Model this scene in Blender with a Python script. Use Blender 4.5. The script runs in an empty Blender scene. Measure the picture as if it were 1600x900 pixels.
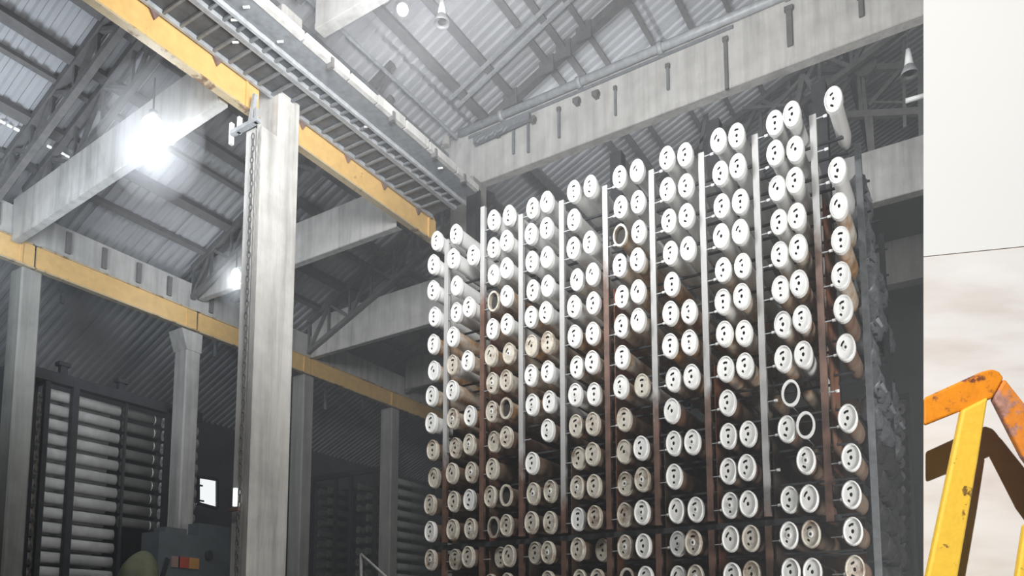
import bpy, bmesh, math, random
from mathutils import Vector, Matrix
random.seed(7)
C = bpy.context.scene.collection
SC = bpy.context.scene
# ---------------------------------------------------------------- camera
F, CX, CY, EYE = 1188.0, 800.0, 871.0, 1.6
PITCH = math.atan2(122, 1188.0); YAW = math.radians(31.96)
V_R = Vector((math.cos(YAW), math.sin(YAW), 0))
_fh = Vector((-math.sin(YAW), math.cos(YAW), 0)); _z = Vector((0, 0, 1))
V_F = _fh*math.cos(PITCH) + _z*math.sin(PITCH)
V_U = -_fh*math.sin(PITCH) + _z*math.cos(PITCH)
cam_d = bpy.data.cameras.new('camera'); cam = bpy.data.objects.new('camera', cam_d); C.objects.link(cam)
cam.location = (0, 0, EYE)
cam.rotation_euler = Matrix((V_R, V_U, -V_F)).transposed().to_euler()
cam_d.sensor_fit = 'HORIZONTAL'; cam_d.sensor_width = 36
cam_d.lens = 36*F/1600; cam_d.shift_y = (CY-450)/1600; cam_d.clip_end = 200
SC.camera = cam
SC.view_settings.view_transform = 'Standard'; SC.view_settings.look = 'None'
SC.view_settings.gamma = 1; SC.view_settings.use_curve_mapping = False
SC.view_settings.exposure = 0.0
# ---------------------------------------------------------------- world and light
w = bpy.data.worlds.new('world'); SC.world = w; w.use_nodes = True
w.node_tree.nodes['Background'].inputs[0].default_value = (0.80, 0.88, 1.0, 1)
w.node_tree.nodes['Background'].inputs[1].default_value = 0.03

def light(name, kind, loc, power, col=(1, 1, 1), size=0.3, aim=None, spot=None, blend=.3):
    l = bpy.data.lights.new(name, kind); l.energy = power; l.color = col
    if kind == 'AREA': l.shape = 'DISK'; l.size = size
    else: l.shadow_soft_size = size
    if spot: l.spot_size = math.radians(spot); l.spot_blend = blend
    o = bpy.data.objects.new(name, l); C.objects.link(o); o.location = loc
    if aim: o.rotation_euler = (Vector(aim)-Vector(loc)).to_track_quat('-Z', 'Y').to_euler()
    return o
# unseen fill lights added to brighten the rack, roof and bays; no fixtures there
light('entrance_light', 'AREA', (3.4, 7.2, 2.2), 420, (1, .99, .97), 3.0, aim=(-8.5, 10.5, 8.5))  # added low fill from the right, no doorway is built
light('high_bay_light', 'AREA', (-3.2, 3.0, 9.4), 235, (1, .985, .95), 1.6, aim=(-4.4, 9.4, 6.8))
light('roof_fill', 'AREA', (-4.4, 4.9, 8.0), 640, (.98, .99, 1), 2.0, aim=(-5.6, 11.5, 13.2))
light('side_bay_light', 'AREA', (-12.6, 4.2, 7.3), 165, (.84, .92, 1), 1.6, aim=(-12.9, 9.5, 10.8))
o_ = light('rear_bay_light', 'AREA', (-4.0, 13.35, 12.25), 130, (.94, .97, 1), 1, aim=(-4.0, 19, 13.6))  # added fill hidden behind the big beam, brightens the far roof
o_.data.shape = 'RECTANGLE'; o_.data.size = 8; o_.data.size_y = .3
# hand held flash high beside the camera that lights the white boards
PW = Vector((0, 0, EYE)) + V_F*3.0 + V_R*(850*3/F) + V_U*(330*3/F)
light('flash', 'SPOT', PW - V_F*10 + V_U*5.3 - V_R*6.2, 8800, (1, .985, .97), .05, aim=PW, spot=14, blend=.25)

# ---------------------------------------------------------------- helpers
def ray(px, py): return V_R*(px-CX) + V_U*(CY-py) + V_F*F
def at(px, py, ax, v):
    d = ray(px, py); o = (0, 0, EYE); i = 'XYZ'.index(ax); t = (v-o[i])/d[i]
    return Vector((0, 0, EYE)) + d*t
class MB:
    def __init__(s): s.v = []; s.f = []; s.m = []
    def add(s, vs, fs, mi=0):
        n = len(s.v); s.v += [tuple(v) for v in vs]; s.f += [tuple(i+n for i in f) for f in fs]; s.m += [mi]*len(fs); return s
    def box(s, a, b, mi=0):
        x0, y0, z0 = a; x1, y1, z1 = b
        return s.add([(x0,y0,z0),(x1,y0,z0),(x1,y1,z0),(x0,y1,z0),(x0,y0,z1),(x1,y0,z1),(x1,y1,z1),(x0,y1,z1)],
                     [(0,3,2,1),(4,5,6,7),(0,1,5,4),(1,2,6,5),(2,3,7,6),(3,0,4,7)], mi)
    def bar(s, p0, p1, wd, ht, upv=(0, 0, 1), mi=0):
        p0 = Vector(p0); p1 = Vector(p1); d = (p1-p0).normalized(); u = Vector(upv)
        if abs(d.dot(u)) > .98: u = Vector((0, 1, 0))
        r = d.cross(u).normalized(); u = r.cross(d).normalized()
        vs = [p+r*(a*wd/2)+u*(b*ht/2) for p in (p0, p1) for a, b in ((-1,-1),(1,-1),(1,1),(-1,1))]
        return s.add(vs, [(0,1,2,3),(7,6,5,4),(0,4,5,1),(1,5,6,2),(2,6,7,3),(3,7,4,0)], mi)
    def tube(s, p0, p1, r, n=10, r1=None, cap=True, mi=0, zs=1.0):
        p0 = Vector(p0); p1 = Vector(p1); d = (p1-p0).normalized(); u = Vector((0,0,1)) if abs(d.z) < .9 else Vector((0,1,0))
        a = d.cross(u).normalized(); b = a.cross(d); r1 = r if r1 is None else r1
        vs = []
        for p, rr in ((p0, r), (p1, r1)):
            for k in range(n):
                t = 2*math.pi*k/n; vs.append(p + a*(rr*math.cos(t)) + b*(rr*zs*math.sin(t)))
        fs = [(k, (k+1) % n, n+(k+1) % n, n+k) for k in range(n)]
        if cap: fs += [tuple(range(n))[::-1], tuple(range(n, 2*n))]
        return s.add(vs, fs, mi)
    def mesh(s, name, mats, smooth=False):
        me = bpy.data.meshes.new(name); me.from_pydata(s.v, [], s.f)
        for m in (mats if isinstance(mats, (list, tuple)) else [mats]): me.materials.append(m)
        me.polygons.foreach_set('material_index', s.m)
        bm = bmesh.new(); bm.from_mesh(me); bmesh.ops.recalc_face_normals(bm, faces=bm.faces); bm.to_mesh(me); bm.free()
        if smooth:
            for p in me.polygons: p.use_smooth = len(p.vertices) <= 4
        me.update(); return me
    def build(s, name, mats, parent=None, smooth=False, loc=None):
        return link(name, s.mesh(name, mats, smooth), parent, loc)
def link(name, me, parent=None, loc=None):
    o = bpy.data.objects.new(name, me); C.objects.link(o)
    if parent is not None: o.parent = parent
    if loc is not None: o.location = loc
    return o
def tag(o, label=None, cat=None, group=None, kind=None):
    if label: o['label'] = label
    if cat: o['category'] = cat
    if group: o['group'] = group
    if kind: o['kind'] = kind
    return o
def thing(name, loc=(0,0,0), label=None, cat=None, group=None, kind=None):
    o = bpy.data.objects.new(name, None); C.objects.link(o); o.location = loc; o.empty_display_size = .1
    return tag(o, label, cat, group, kind)
ORD = ['first','second','third','fourth','fifth','sixth','seventh','eighth','ninth','tenth','eleventh','twelfth','thirteenth','fourteenth','fifteenth']

# ---------------------------------------------------------------- materials
def new_mat(name, rough=.7, metal=0.0):
    m = bpy.data.materials.new(name); m.use_nodes = True; nt = m.node_tree
    b = nt.nodes['Principled BSDF']; b.inputs['Roughness'].default_value = rough; b.inputs['Metallic'].default_value = metal
    return m, nt, b
def noise(nt, scale, sc=(1,1,1), detail=5, rough=.6, space='Object'):
    if space == 'World': src = nt.nodes.new('ShaderNodeNewGeometry').outputs['Position']
    else: src = nt.nodes.new('ShaderNodeTexCoord').outputs['Object']
    mp = nt.nodes.new('ShaderNodeMapping'); mp.inputs['Scale'].default_value = sc
    nt.links.new(src, mp.inputs['Vector'])
    n = nt.nodes.new('ShaderNodeTexNoise'); n.inputs['Scale'].default_value = scale
    n.inputs['Detail'].default_value = detail; n.inputs['Roughness'].default_value = rough
    nt.links.new(mp.outputs[0], n.inputs['Vector']); return n.outputs['Fac']
def ramp(nt, fac, stops):
    r = nt.nodes.new('ShaderNodeValToRGB'); e = r.color_ramp.elements
    while len(e) < len(stops): e.new(.5)
    for el, (p, c) in zip(e, stops):
        el.position = p; el.color = (c[0], c[1], c[2], 1) if isinstance(c, (tuple, list)) else (c, c, c, 1)
    nt.links.new(fac, r.inputs[0]); return r.outputs[0]
def mix(nt, fac, a, b, mode='MIX'):
    n = nt.nodes.new('ShaderNodeMix'); n.data_type = 'RGBA'; n.blend_type = mode
    for sock, v in ((n.inputs[0], fac), (n.inputs[6], a), (n.inputs[7], b)):
        if hasattr(v, 'is_linked'): nt.links.new(v, sock)
        elif isinstance(v, (tuple, list)): sock.default_value = (v[0], v[1], v[2], 1)
        else: sock.default_value = v
    return n.outputs[2]
def bump(nt, b, h, strength=.3, dist=.02):
    n = nt.nodes.new('ShaderNodeBump'); n.inputs['Strength'].default_value = strength; n.inputs['Distance'].default_value = dist
    nt.links.new(h, n.inputs['Height']); nt.links.new(n.outputs[0], b.inputs['Normal'])
def flat(name, col, rough=.6, metal=0, var=.12, scale=6, space='World'):
    m, nt, b = new_mat(name, rough, metal)
    f = noise(nt, scale, space=space)
    lo = [c*(1-var) for c in col]; hi = [min(1, c*(1+var)) for c in col]
    nt.links.new(ramp(nt, f, [(.3, lo), (.7, hi)]), b.inputs['Base Color']); return m
def concrete(name, base, streak=.35, warm=(1, .985, .95)):
    m, nt, b = new_mat(name, .9)
    f1 = noise(nt, 1.0, (5, 5, .35), 6, .65, 'World'); f2 = noise(nt, 2.2, (1, 1, 1), 6, .6, 'World')
    c0 = [base*(1-streak)*x for x in warm]; c1 = [base*x for x in warm]; c2 = [min(.9, base*1.18)*x for x in warm]
    a = ramp(nt, f1, [(.28, c0), (.5, c1), (.72, c2)])
    s = ramp(nt, f2, [(.3, .78), (.6, 1.0)])
    nt.links.new(mix(nt, 1.0, a, s, 'MULTIPLY'), b.inputs['Base Color']); bump(nt, b, f2, .35, .02); return m
def painted(name, col, rust=(.16, .07, .035), amount=.5, scale=3.0, sc=(1,1,1), rough=.5, edge=.04, space='World', var=.10, zfade=None):
    """paint with rust patches; zfade=(z_full, z_none) makes corrosion thicker towards the ground"""
    m, nt, b = new_mat(name, rough)
    f = noise(nt, scale, sc, 7, .65, space); f2 = noise(nt, scale*2.7, (1, 1, 1), 4, .6, space)
    p = ramp(nt, f2, [(.3, [c*(1-var) for c in col]), (.7, [min(1, c*(1+var)) for c in col])])
    r = ramp(nt, f2, [(.3, [c*.55 for c in rust]), (.7, [c*1.5 for c in rust])])
    if zfade:
        g = nt.nodes.new('ShaderNodeNewGeometry'); sx = nt.nodes.new('ShaderNodeSeparateXYZ'); nt.links.new(g.outputs['Position'], sx.inputs[0])
        mr = nt.nodes.new('ShaderNodeMapRange'); mr.inputs[1].default_value = zfade[1]; mr.inputs[2].default_value = zfade[0]
        mr.inputs[3].default_value = -.35; mr.inputs[4].default_value = .35; nt.links.new(sx.outputs[2], mr.inputs[0])
        ad = nt.nodes.new('ShaderNodeMath'); nt.links.new(f, ad.inputs[0]); nt.links.new(mr.outputs[0], ad.inputs[1]); f = ad.outputs[0]
    k = ramp(nt, f, [(1-amount-edge, 0.0), (1-amount+edge, 1.0)])
    nt.links.new(mix(nt, k, p, r), b.inputs['Base Color']); bump(nt, b, f2, .2, .01); return m
def emit(name, col, s):
    m = bpy.data.materials.new(name); m.use_nodes = True; nt = m.node_tree; nt.nodes.remove(nt.nodes['Principled BSDF'])
    e = nt.nodes.new('ShaderNodeEmission'); e.inputs[0].default_value = (*col, 1); e.inputs[1].default_value = s
    nt.links.new(e.outputs[0], nt.nodes['Material Output'].inputs[0]); return m

M = {}
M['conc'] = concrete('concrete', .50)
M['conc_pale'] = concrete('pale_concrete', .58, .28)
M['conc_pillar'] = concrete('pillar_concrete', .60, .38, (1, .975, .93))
M['conc_dark'] = concrete('dark_concrete', .34, .3, (1, 1, .93))  # darker concrete tone for far pillars and beams
M['sheet'] = flat('roof_sheet_metal', (.47, .48, .50), .6, 0, .08, 1.5)
M['purlin'] = flat('purlin_steel', (.17, .165, .165), .7, 0, .15)
M['truss'] = flat('truss_steel', (.155, .15, .148), .7, 0, .2)
M['zinc'] = flat('galvanised_steel', (.42, .44, .46), .5, .1, .2, 9)
M['zinc_dark'] = flat('dull_galvanised_steel', (.22, .235, .25), .6, .1, .2, 9)
M['yellow'] = painted('crane_yellow', (.74, .48, .18), (.13, .07, .05), .30, 2.2, (1, 1, 1), .5, .03)
M['pale_flange'] = painted('pale_flange', (.52, .42, .27), (.2, .12, .07), .42, 4)
M['rust_plate'] = flat('rusty_bracket', (.20, .13, .11), .8, 0, .3)
M['tray_dark'] = flat('dark_tray_sheet', (.10, .108, .118), .7, 0, .35, 5)
M['cable'] = flat('dark_cable', (.075, .08, .085), .6, 0, .35, 14)
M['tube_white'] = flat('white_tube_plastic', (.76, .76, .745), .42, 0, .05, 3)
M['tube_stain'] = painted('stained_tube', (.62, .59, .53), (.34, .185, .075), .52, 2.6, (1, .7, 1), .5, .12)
M['tube_brown'] = painted('dirty_tube', (.20, .16, .12), (.13, .055, .028), .5, 3, (1, 1, 1), .75, .15)  # dark brown body tone, given to the lower rows
M['tube_grey'] = flat('wrapped_tube_film', (.17, .175, .19), .4, 0, .4, 12)
M['tube_wrap_dark'] = flat('dusty_dark_film', (.045, .045, .048), .6, 0, .3, 9)  # darkened copy of the film for lower rows, shade put into the colour
M['cap'] = flat('white_end_cap', (.86, .86, .84), .38, 0, .04, 5)
M['cap_dirty'] = painted('dirty_end_cap', (.62, .58, .50), (.22, .13, .08), .40, 5, (1,1,1), .5, .1)
M['hole'] = flat('tube_bore', (.035, .033, .03), .9, 0, .1)  # near-black colour painting in the shade inside the tube ends
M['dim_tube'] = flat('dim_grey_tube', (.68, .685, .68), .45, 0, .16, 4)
M['dim_tube_dark'] = flat('dusty_grey_tube', (.15, .155, .145), .6, 0, .2, 4)  # darkened copy of the grey tube, its shade is in the colour
M['frame_dark'] = flat('dark_rack_steel', (.035, .038, .042), .6, 0, .3)
M['panel_brown'] = painted('rusty_back_sheet', (.075, .065, .052), (.10, .042, .02), .5, 1.2, (1, 1, 2), .85, .1)
M['panel_rust'] = painted('rust_sheet', (.17, .12, .09), (.20, .07, .03), .55, 1.6, (1, 1, 1.5), .85, .12)
M['wall'] = flat('blue_grey_wall', (.115, .125, .14), .85, 0, .25, .8)
M['wall_green'] = flat('dark_wall', (.085, .095, .088), .85, 0, .3, .7)
M['floor'] = concrete('floor_concrete', .20, .3)
M['white_board'] = flat('white_board', (.80, .80, .775), .6, 0, .012, 1.2)
m, nt, b = new_mat('marbled_board', .6)
f = noise(nt, 1.6, (1, 1, 4.5), 5, .5, 'World'); f2 = noise(nt, 4.5, (1, 1, 3), 5, .55, 'World')
a = ramp(nt, f, [(.32, (.70, .645, .60)), (.50, (.79, .765, .73)), (.68, (.82, .81, .79))])
nt.links.new(mix(nt, 1.0, a, ramp(nt, f2, [(.3, .95), (.55, 1.0)]), 'MULTIPLY'), b.inputs['Base Color']); M['marble'] = m
M['seam'] = flat('board_joint', (.70, .66, .62), .8, 0, .1)
M['orange'] = painted('worn_orange_paint', (.88, .30, .022), (.17, .06, .05), .42, 9, (1, 1, 1), .42, .03, var=.12)
M['orange_worn'] = painted('scraped_orange_paint', (.80, .27, .04), (.42, .22, .17), .50, 13, (1, 1, 1), .5, .04)
M['frame_yellow'] = painted('chipped_yellow_paint', (.95, .60, .07), (.25, .14, .04), .36, 13, (1, 1, 1), .42, .02, var=.05)
M['lamp'] = emit('lamp_glow', (.93, .97, 1), 14)
M['lamp_soft'] = emit('pendant_bulb', (1, 1, 1), 1.0)
M['day'] = emit('daylight', (.94, .98, 1), 1.15)
M['reflector'] = flat('lamp_reflector', (.30, .31, .31), .4, .2, .1)
M['handrail'] = flat('handrail_steel', (.36, .36, .34), .5, 0, .1)
M['olive'] = flat('olive_tarpaulin', (.16, .17, .10), .75, 0, .25, 5)
M['machine'] = flat('machine_paint', (.10, .118, .128), .6, 0, .15, 4)
M['red_light'] = flat('red_sign', (.42, .07, .04), .6, 0, .1)
M['orange_light'] = flat('orange_sign', (.50, .24, .07), .6, 0, .1)
M['pinkish'] = flat('pale_pink_sign', (.30, .20, .17), .6, 0, .1)

# ---------------------------------------------------------------- building shell
Z0, MR, XN = 12.87, .427, -9.0
XF = -15.2; RIDGE = -.5
def rz(x):
    return Z0 + MR*(x-XN) if x <= RIDGE else Z0 + MR*(RIDGE-XN) - .38*(x-RIDGE)
fl = MB().box((-24, -8, -.2), (14, 30, 0)).build('floor', M['floor']); tag(fl, 'grey concrete floor of the hall', kind='structure')
w1 = MB().box((-20.4, -4, 0), (-20.1, 27, 11)).build('wall_left', M['wall']); tag(w1, kind='structure')
w2 = MB().box((-20.4, 26.4, 0), (14, 26.8, 17)).build('wall_back', M['wall_green']); tag(w2, kind='structure')
w3 = MB().box((11.8, 2, 0), (12, 27, 13)).build('wall_right', M['wall_green']); tag(w3, kind='structure')

ceil = thing('ceiling', label='pitched corrugated metal roof over the hall', kind='structure')
def sheet_mesh(x0, x1, y0, y1, ribs=8):
    mb = MB(); pts = []; pw = (y1-y0)/ribs
    for k in range(ribs):
        y = y0+k*pw; pts += [(y, 0), (y+.36*pw, 0), (y+.50*pw, .045), (y+.86*pw, .045)]
    pts.append((y1, 0)); n = len(pts)
    vs = [(x0, y, rz(x0)+dz) for y, dz in pts] + [(x1, y, rz(x1)+dz) for y, dz in pts]
    vs += [(v[0], v[1], v[2]+.012) for v in vs]
    fs = []
    for i in range(n-1):
        fs.append((i, i+1, n+i+1, n+i)); fs.append((2*n+i, 3*n+i, 3*n+i+1, 2*n+i+1))
    fs += [(0, n, 3*n, 2*n), (n-1, 3*n-1, 4*n-1, 2*n-1)]
    mb.add(vs, fs); return mb
xs = [-20.2, -16.2, -12.6, -9.1, -5.3, -1.6, RIDGE]
for i in range(len(xs)-1):
    y = 1.6
    while y < 26:
        sheet_mesh(xs[i]-.04, xs[i+1]+.04, y, y+1.64).build('roof_sheet', M['sheet'], ceil); y += 1.6
for a_, b_ in ((RIDGE, 4), (4, 8.2), (8.2, 12)):
    y = 8.0
    while y < 26:
        sheet_mesh(a_-.04, b_+.04, y, y+1.64, 6).build('roof_sheet', M['sheet'], ceil); y += 1.6

# daylight gaps under the sheets, seen as a dotted bright line
for px, py in ((4,191),(15,197),(27,203),(33,207),(46,214),(52,216),(64,223),(78,230),(84,233),(91,237),(98,240),(105,244)):
    d = ray(px, py); t = (Z0-MR*XN-EYE-.09)/(d.z-MR*d.x); p = Vector((0,0,EYE))+d*t
    s = random.uniform(.025, .045)
    MB().bar(p-Vector((0, s*1.3, 0)), p+Vector((0, s*1.3, 0)), s*1.3, .03).build('daylight_gap', M['day'], ceil)
for px, py, s in ((55,488,.07),(95,490,.07),(93,502,.10),(99,505,.07),(117,511,.04),(201,540,.06),(207,526,.045),(228,541,.04),(242,541,.03)):
    p = at(px, py, 'X', -20.09)
    MB().box((p.x-.02, p.y-s*1.2, p.z-s*.7), (p.x+.03, p.y+s*1.2, p.z+s*.7)).build('daylight_gap', M['day'], w1)
for px, py, s in ((517,645,.10),(530,649,.15),(541,653,.09),(575,660,.07),(637,680,.07),(353,640,.04)):
    p = at(px, py, 'X', -20.09) if px < 600 else at(px, py, 'X', -20.09)
    MB().box((p.x-.02, p.y-s*1.6, p.z-s*.6), (p.x+.03, p.y+s*1.6, p.z+s*.6)).build('daylight_gap', M['day'], w1)
# bright opening
def wallpt(px, py, x=-20.08): return at(px, py, 'X', x)
win = thing('window_1', wallpt(321, 768), 'bright white opening in the dark left wall beside the background rack', kind='structure')
o0 = win.location.copy()
q = [wallpt(*p)-o0 for p in ((307,745),(337,750),(337,795),(307,787))]
MB().add([v+Vector((.05,0,0)) for v in q]+[v-Vector((.02,0,0)) for v in q], [(0,1,2,3),(7,6,5,4),(0,4,5,1),(1,5,6,2),(2,6,7,3),(3,7,4,0)]).build('pane', M['day'], win)
mf = MB()
for i in range(4): mf.bar(q[i]+Vector((.06,0,0)), q[(i+1)%4]+Vector((.06,0,0)), .09, .09)
for (px, py, l) in ((311,759,5),(313,783,5)):
    c = wallpt(px, py)-o0; mf.box((c.x+.04, c.y-.07, c.z-.025), (c.x+.09, c.y+.07, c.z+.025))
mf.build('window_frame', M['frame_dark'], win)

# purlins: one thing per line, running in Y
def purlin(x, y0, y1, wd, ht, label, m='purlin'):
    z = rz(x)-(.02 if x < RIDGE else .12)-ht/2
    return tag(MB().bar((x, y0, z), (x, y1, z), wd*.78, ht*.8, (-.39, 0, 1)).build('purlin', M[m]), label, 'purlin', 'roof purlins')
pl = [(-8.74, 2.5, 26, .22, .20, 'broad dark purlin above the cable trays, nearest the corner of the beams'),
      (-8.08, 2.5, 13.4, .20, .16, 'dark purlin behind the hanging pendant lamp'),
      (-7.21, 2.5, 11.75, .17, .15, 'short dark purlin ending at the pale lap strip of the roof'),
      (-7.21, 12.2, 26, .17, .15, 'dark purlin continuing past the lap strip to the first rafter joint'),
      (-6.82, 2.5, 26, .17, .17, 'dark purlin crossing the rafter at its large gusset plate'),
      (-6.33, 2.5, 26, .13, .15, 'third dark purlin crossing the rafter, right of the gusset plate'),
      (-5.46, 2.5, 26, .12, .15, 'thin dark purlin right of the rafter, above the middle of the beam'),
      (-4.73, 2.5, 26, .12, .15, 'second thin purlin right of the rafter over the concrete beam'),
      (-4.0, 2.5, 26, .12, .14, 'faint purlin near the top edge above the concrete beam'),
      (-3.3, 2.5, 26, .12, .14, 'rightmost faint purlin above the concrete beam'),
      (-2.2, 2.5, 26, .12, .14, 'high purlin close to the roof ridge'),
      (-12.55, 2.0, 26, .24, .17, 'broad brown purlin of the left bay passing the lamp glare'),
      (-13.05, 2.0, 26, .12, .12, 'thin purlin of the left bay between two broad ones'),
      (-13.9, 2.0, 26, .26, .17, 'broad dark purlin of the left bay above the daylight gaps'),
      (-14.75, 2.0, 26, .16, .15, 'lowest purlin of the left bay near the far beam'),
      (-11.7, 2.0, 26, .16, .15, 'purlin of the left bay third up from the far beam'),
      (-10.8, 2.0, 26, .16, .15, 'purlin of the left bay half way up to the crane girder'),
      (-9.9, 2.0, 26, .14, .14, 'uppermost purlin of the left bay beside the cable trays'),
      (1.5, 14, 26, .12, .14, 'purlin beyond the ridge behind the right end of the beam'),
      (3.2, 14, 26, .12, .14, 'far purlin seen above the right rear beam')]
for a in pl: purlin(*a)
# pale lap strip in the ribbed roof and conduits
o = thing('lap_strip', (-8, 11.9, 13), 'pale double strip crossing the ribbed roof sheets', 'strip')
for k, yy in enumerate((11.82, 12.08)):
    MB().bar((-.9, yy-11.9, rz(-8.9)-13-.23), (1.9, yy-11.9, rz(-6.1)-13-.23), .06, .05).build('strip', M['zinc'], o)
for i, (x, zz, lab) in enumerate(((-9.3, .30, 'pale conduit hung under the roof left of the broad purlin'), (-9.52, .55, 'thin conduit nearest the white ledge under the roof'))):
    tag(MB().tube((x, 3, rz(x)-zz), (x, 12.6, rz(x)-zz), .035, 8).build('conduit', M['zinc' if i == 0 else 'zinc_dark']), lab, 'pipe')

# trussed rafters
def truss(name, y, x0, x1, depth, label, n, ch=.13, web=.07, gus=.26, z_off=.16, xg=None, double=0):
    r = thing(name, (x0, y, rz(x0)-z_off), label, 'roof truss', 'roof trusses')
    L = r.location
    def P(x, low): return Vector((x, y, rz(x)-z_off-(depth if low else 0)))-L
    MB().bar(P(x0, 0), P(x1, 0), ch, ch).build('top_chord', M['truss'], r)
    if depth > 0:
        MB().bar(P(x0, 1), P(x1, 1), ch*.85, ch*.85).build('bottom_chord', M['truss'], r)
        for k in range(n):
            a = x0+(x1-x0)*k/n; b_ = x0+(x1-x0)*(k+1)/n
            MB().bar(P(a, k % 2 == 0), P(b_, k % 2 == 1), web, web).build('brace', M['truss'], r)
            MB().bar(P(a, 0), P(a, 1), web*.8, web*.8).build('strut', M['truss'], r)
    for x in (xg or []):
        c = P(x, 0); MB().box((c.x-gus/2, c.y-.03-ch/2, c.z-gus*.6), (c.x+gus/2, c.y-ch/2+.002, c.z+gus*.5)).build('gusset_plate', M['truss'], r)
    return r
truss('roof_truss', 13.0, -9.3, -2.0, 0, 'dark rafter rising from the corner above the big concrete beam', 0, .17, xg=(-8.95, -8.1, -7.2, -6.8, -6.33), gus=.34)
truss('roof_truss', 8.0, -9.2, -3.0, .5, 'truss over the near pillar, mostly above the frame', 8)
truss('roof_truss', 18.2, -9.0, -.6, .9, 'dim truss seen in the gap between concrete beam and rack tops', 12, .16, .09)
truss('roof_truss', 6.2, XF, -9.2, .55, 'braced brown truss of the left bay over the nearest cross beam', 9, .13, .07)
truss('roof_truss', 6.75, XF, -9.2, .75, 'second parallel truss of the left bay close behind the nearest one', 7, .12, .06)
truss('roof_truss', 10.4, XF, -9.2, .7, 'braced truss of the left bay behind the tall pillar', 9, .13, .07)
truss('roof_truss', 13.95, XF, -9.2, .85, 'braced truss of the left bay between pillar and rack', 8, .13, .07)
truss('roof_truss', 18.0, XF, -9.2, .85, 'farthest dim truss of the left bay', 8, .13, .07)
# horizontal looking truss at the far right, beyond the ridge
t = thing('roof_truss', at(1345, 100, 'Y', 18.6), 'dark braced truss behind the right end of the concrete beam', 'roof truss', 'roof trusses')
def tp(px, py): return at(px, py, 'Y', 18.6)-t.location
def seg(nm, a, b_, wd): MB().bar(tp(*a), tp(*b_), wd*.8, wd).build(nm, M['truss'], t)
seg('top_chord', (1255,112), (1452,102), .14); seg('bottom_chord', (1300,182), (1452,174), .16)
seg('strut', (1340,70), (1346,178), .11); seg('strut', (1346,105), (1361,250), .11); seg('brace', (1358,165), (1412,104), .10)
seg('brace', (1340,103), (1300,170), .08); seg('strut', (1412,60), (1414,200), .09); seg('strut', (1438,95), (1440,235), .14)
seg('strut', (1361,180), (1366,262), .10); seg('tie', (1366,160), (1414,160), .05)
MB().tube(tp(1352,106)+Vector((0,-.1,0)), tp(1352,106)+Vector((0,.1,0)), .26, 14).build('joint_plate', M['truss'], t)
# members in the gap above the rack
for i, (a, b_, wd) in enumerate((((1095,235),(1108,150),.09),((1060,260),(1125,190),.09),((1000,285),(1015,215),.09),((940,300),(985,205),.09),((880,300),(930,270),.08),((1240,190),(1255,118),.12),((1258,120),(1290,175),.10),((1200,180),(1255,120),.08),((1160,170),(1230,165),.07),((800,315),(812,290),.1),((855,290),(880,330),.1))):
    p0 = at(a[0], a[1], 'Y', 17.6); p1 = at(b_[0], b_[1], 'Y', 17.6)
    MB().bar(p0-t.location, p1-t.location, wd, wd).build('brace', M['truss'], t)

# ---------------------------------------------------------------- concrete frame
def cbeam(p0, p1, wd, ht, label, m='conc', name='concrete_beam', grooves=()):
    p0 = Vector(p0); p1 = Vector(p1)
    r = thing(name, p0, label, 'concrete beam', 'concrete cross beams')
    MB().bar((0,0,0), p1-p0, wd, ht).build('beam_body', M[m], r)
    # chamfered bottom flange
    MB().bar(Vector((0,0,-ht/2+.05)), (p1-p0)+Vector((0,0,-ht/2+.05)), wd+.02, .08).build('bottom_flange', M[m], r)
    return r
big = cbeam((-10.0, 12.9, 11.955), (11.7, 12.9, 11.955), .2, 1.25, 'big pale concrete beam running above the white tube rack', 'conc_pale')
L = big.location
# pipe lying on its top edge, straps and hangers
pipe = thing('roof_pipe', (-9.3, 12.72, 12.60), 'grey pipe running along the top edge of the big beam', 'pipe')
MB().tube((0,0,0), (11.5,0,0), .085, 10).build('pipe_run', M['zinc'], pipe, True)
for x in (1.05, 2.9, 4.6, 6.9, 8.8): MB().tube((x,0,0), (x+.10,0,0), .115, 10).build('pipe_collar', M['zinc'], pipe, True)
MB().bar((.2,.1,-.13), (6.0,.1,-.13), .10, .06).build('pipe_shelf', M['zinc_dark'], pipe)
for i, (px, py0, py1, w_) in enumerate(((825,178,238,.05),(873,168,215,.05),(1043,100,140,.05),(1133,58,140,.06),(1232,10,72,.09),(1344,-10,26,.07),(961,135,180,.04),(802,196,240,.05))):
    a = at(px, py0, 'Y', 12.76); c = at(px, py1, 'Y', 12.76)
    s = thing('strap', (a.x, 12.76, c.z), 'dark strap hanging down the face of the big beam, %s from the left' % ORD[[802,825,873,961,1043,1133,1232,1344].index(px)], 'strap', 'straps on the big beam')
    MB().box((-w_/2, -.02, 0), (w_/2, .03, a.z-c.z)).build('band', M['truss' if i in (3,4,5) else 'zinc_dark'], s)
    MB().box((-w_*.8, -.03, a.z-c.z-.08), (w_*.8, .03, a.z-c.z)).build('clip', M['truss'], s)
for i, (px, py) in enumerate(((830,183),(899,154),(929,143),(775,205))):
    a = at(px, py, 'Y', 12.68)
    tag(MB().box((a.x-.07, 12.68, a.z-.05), (a.x+.07, 12.79, a.z+.03)).box((a.x-.03, 12.68, a.z-.10), (a.x+.05, 12.79, a.z-.05)).build('bracket', M['truss']),
        'dark pipe bracket on top of the big beam, %s from the left' % ORD[[775,830,899,929].index(px)], 'bracket', 'pipe brackets')
g = thing('cable_bundle', at(745, 215, 'Y', 12.6), 'knotted bundle of pale cables at the left end of the pipe', 'cable')
mb = MB()
for k in range(7):
    x = k*.11; mb.tube((x, 0, -.12+.05*(k % 2)), (x+.09, .02, -.02), .035, 6)
mb.bar((-.1,.05,-.03), (1.3,.05,.02), .1, .14).build('cable_coils', M['zinc_dark'], g)

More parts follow.
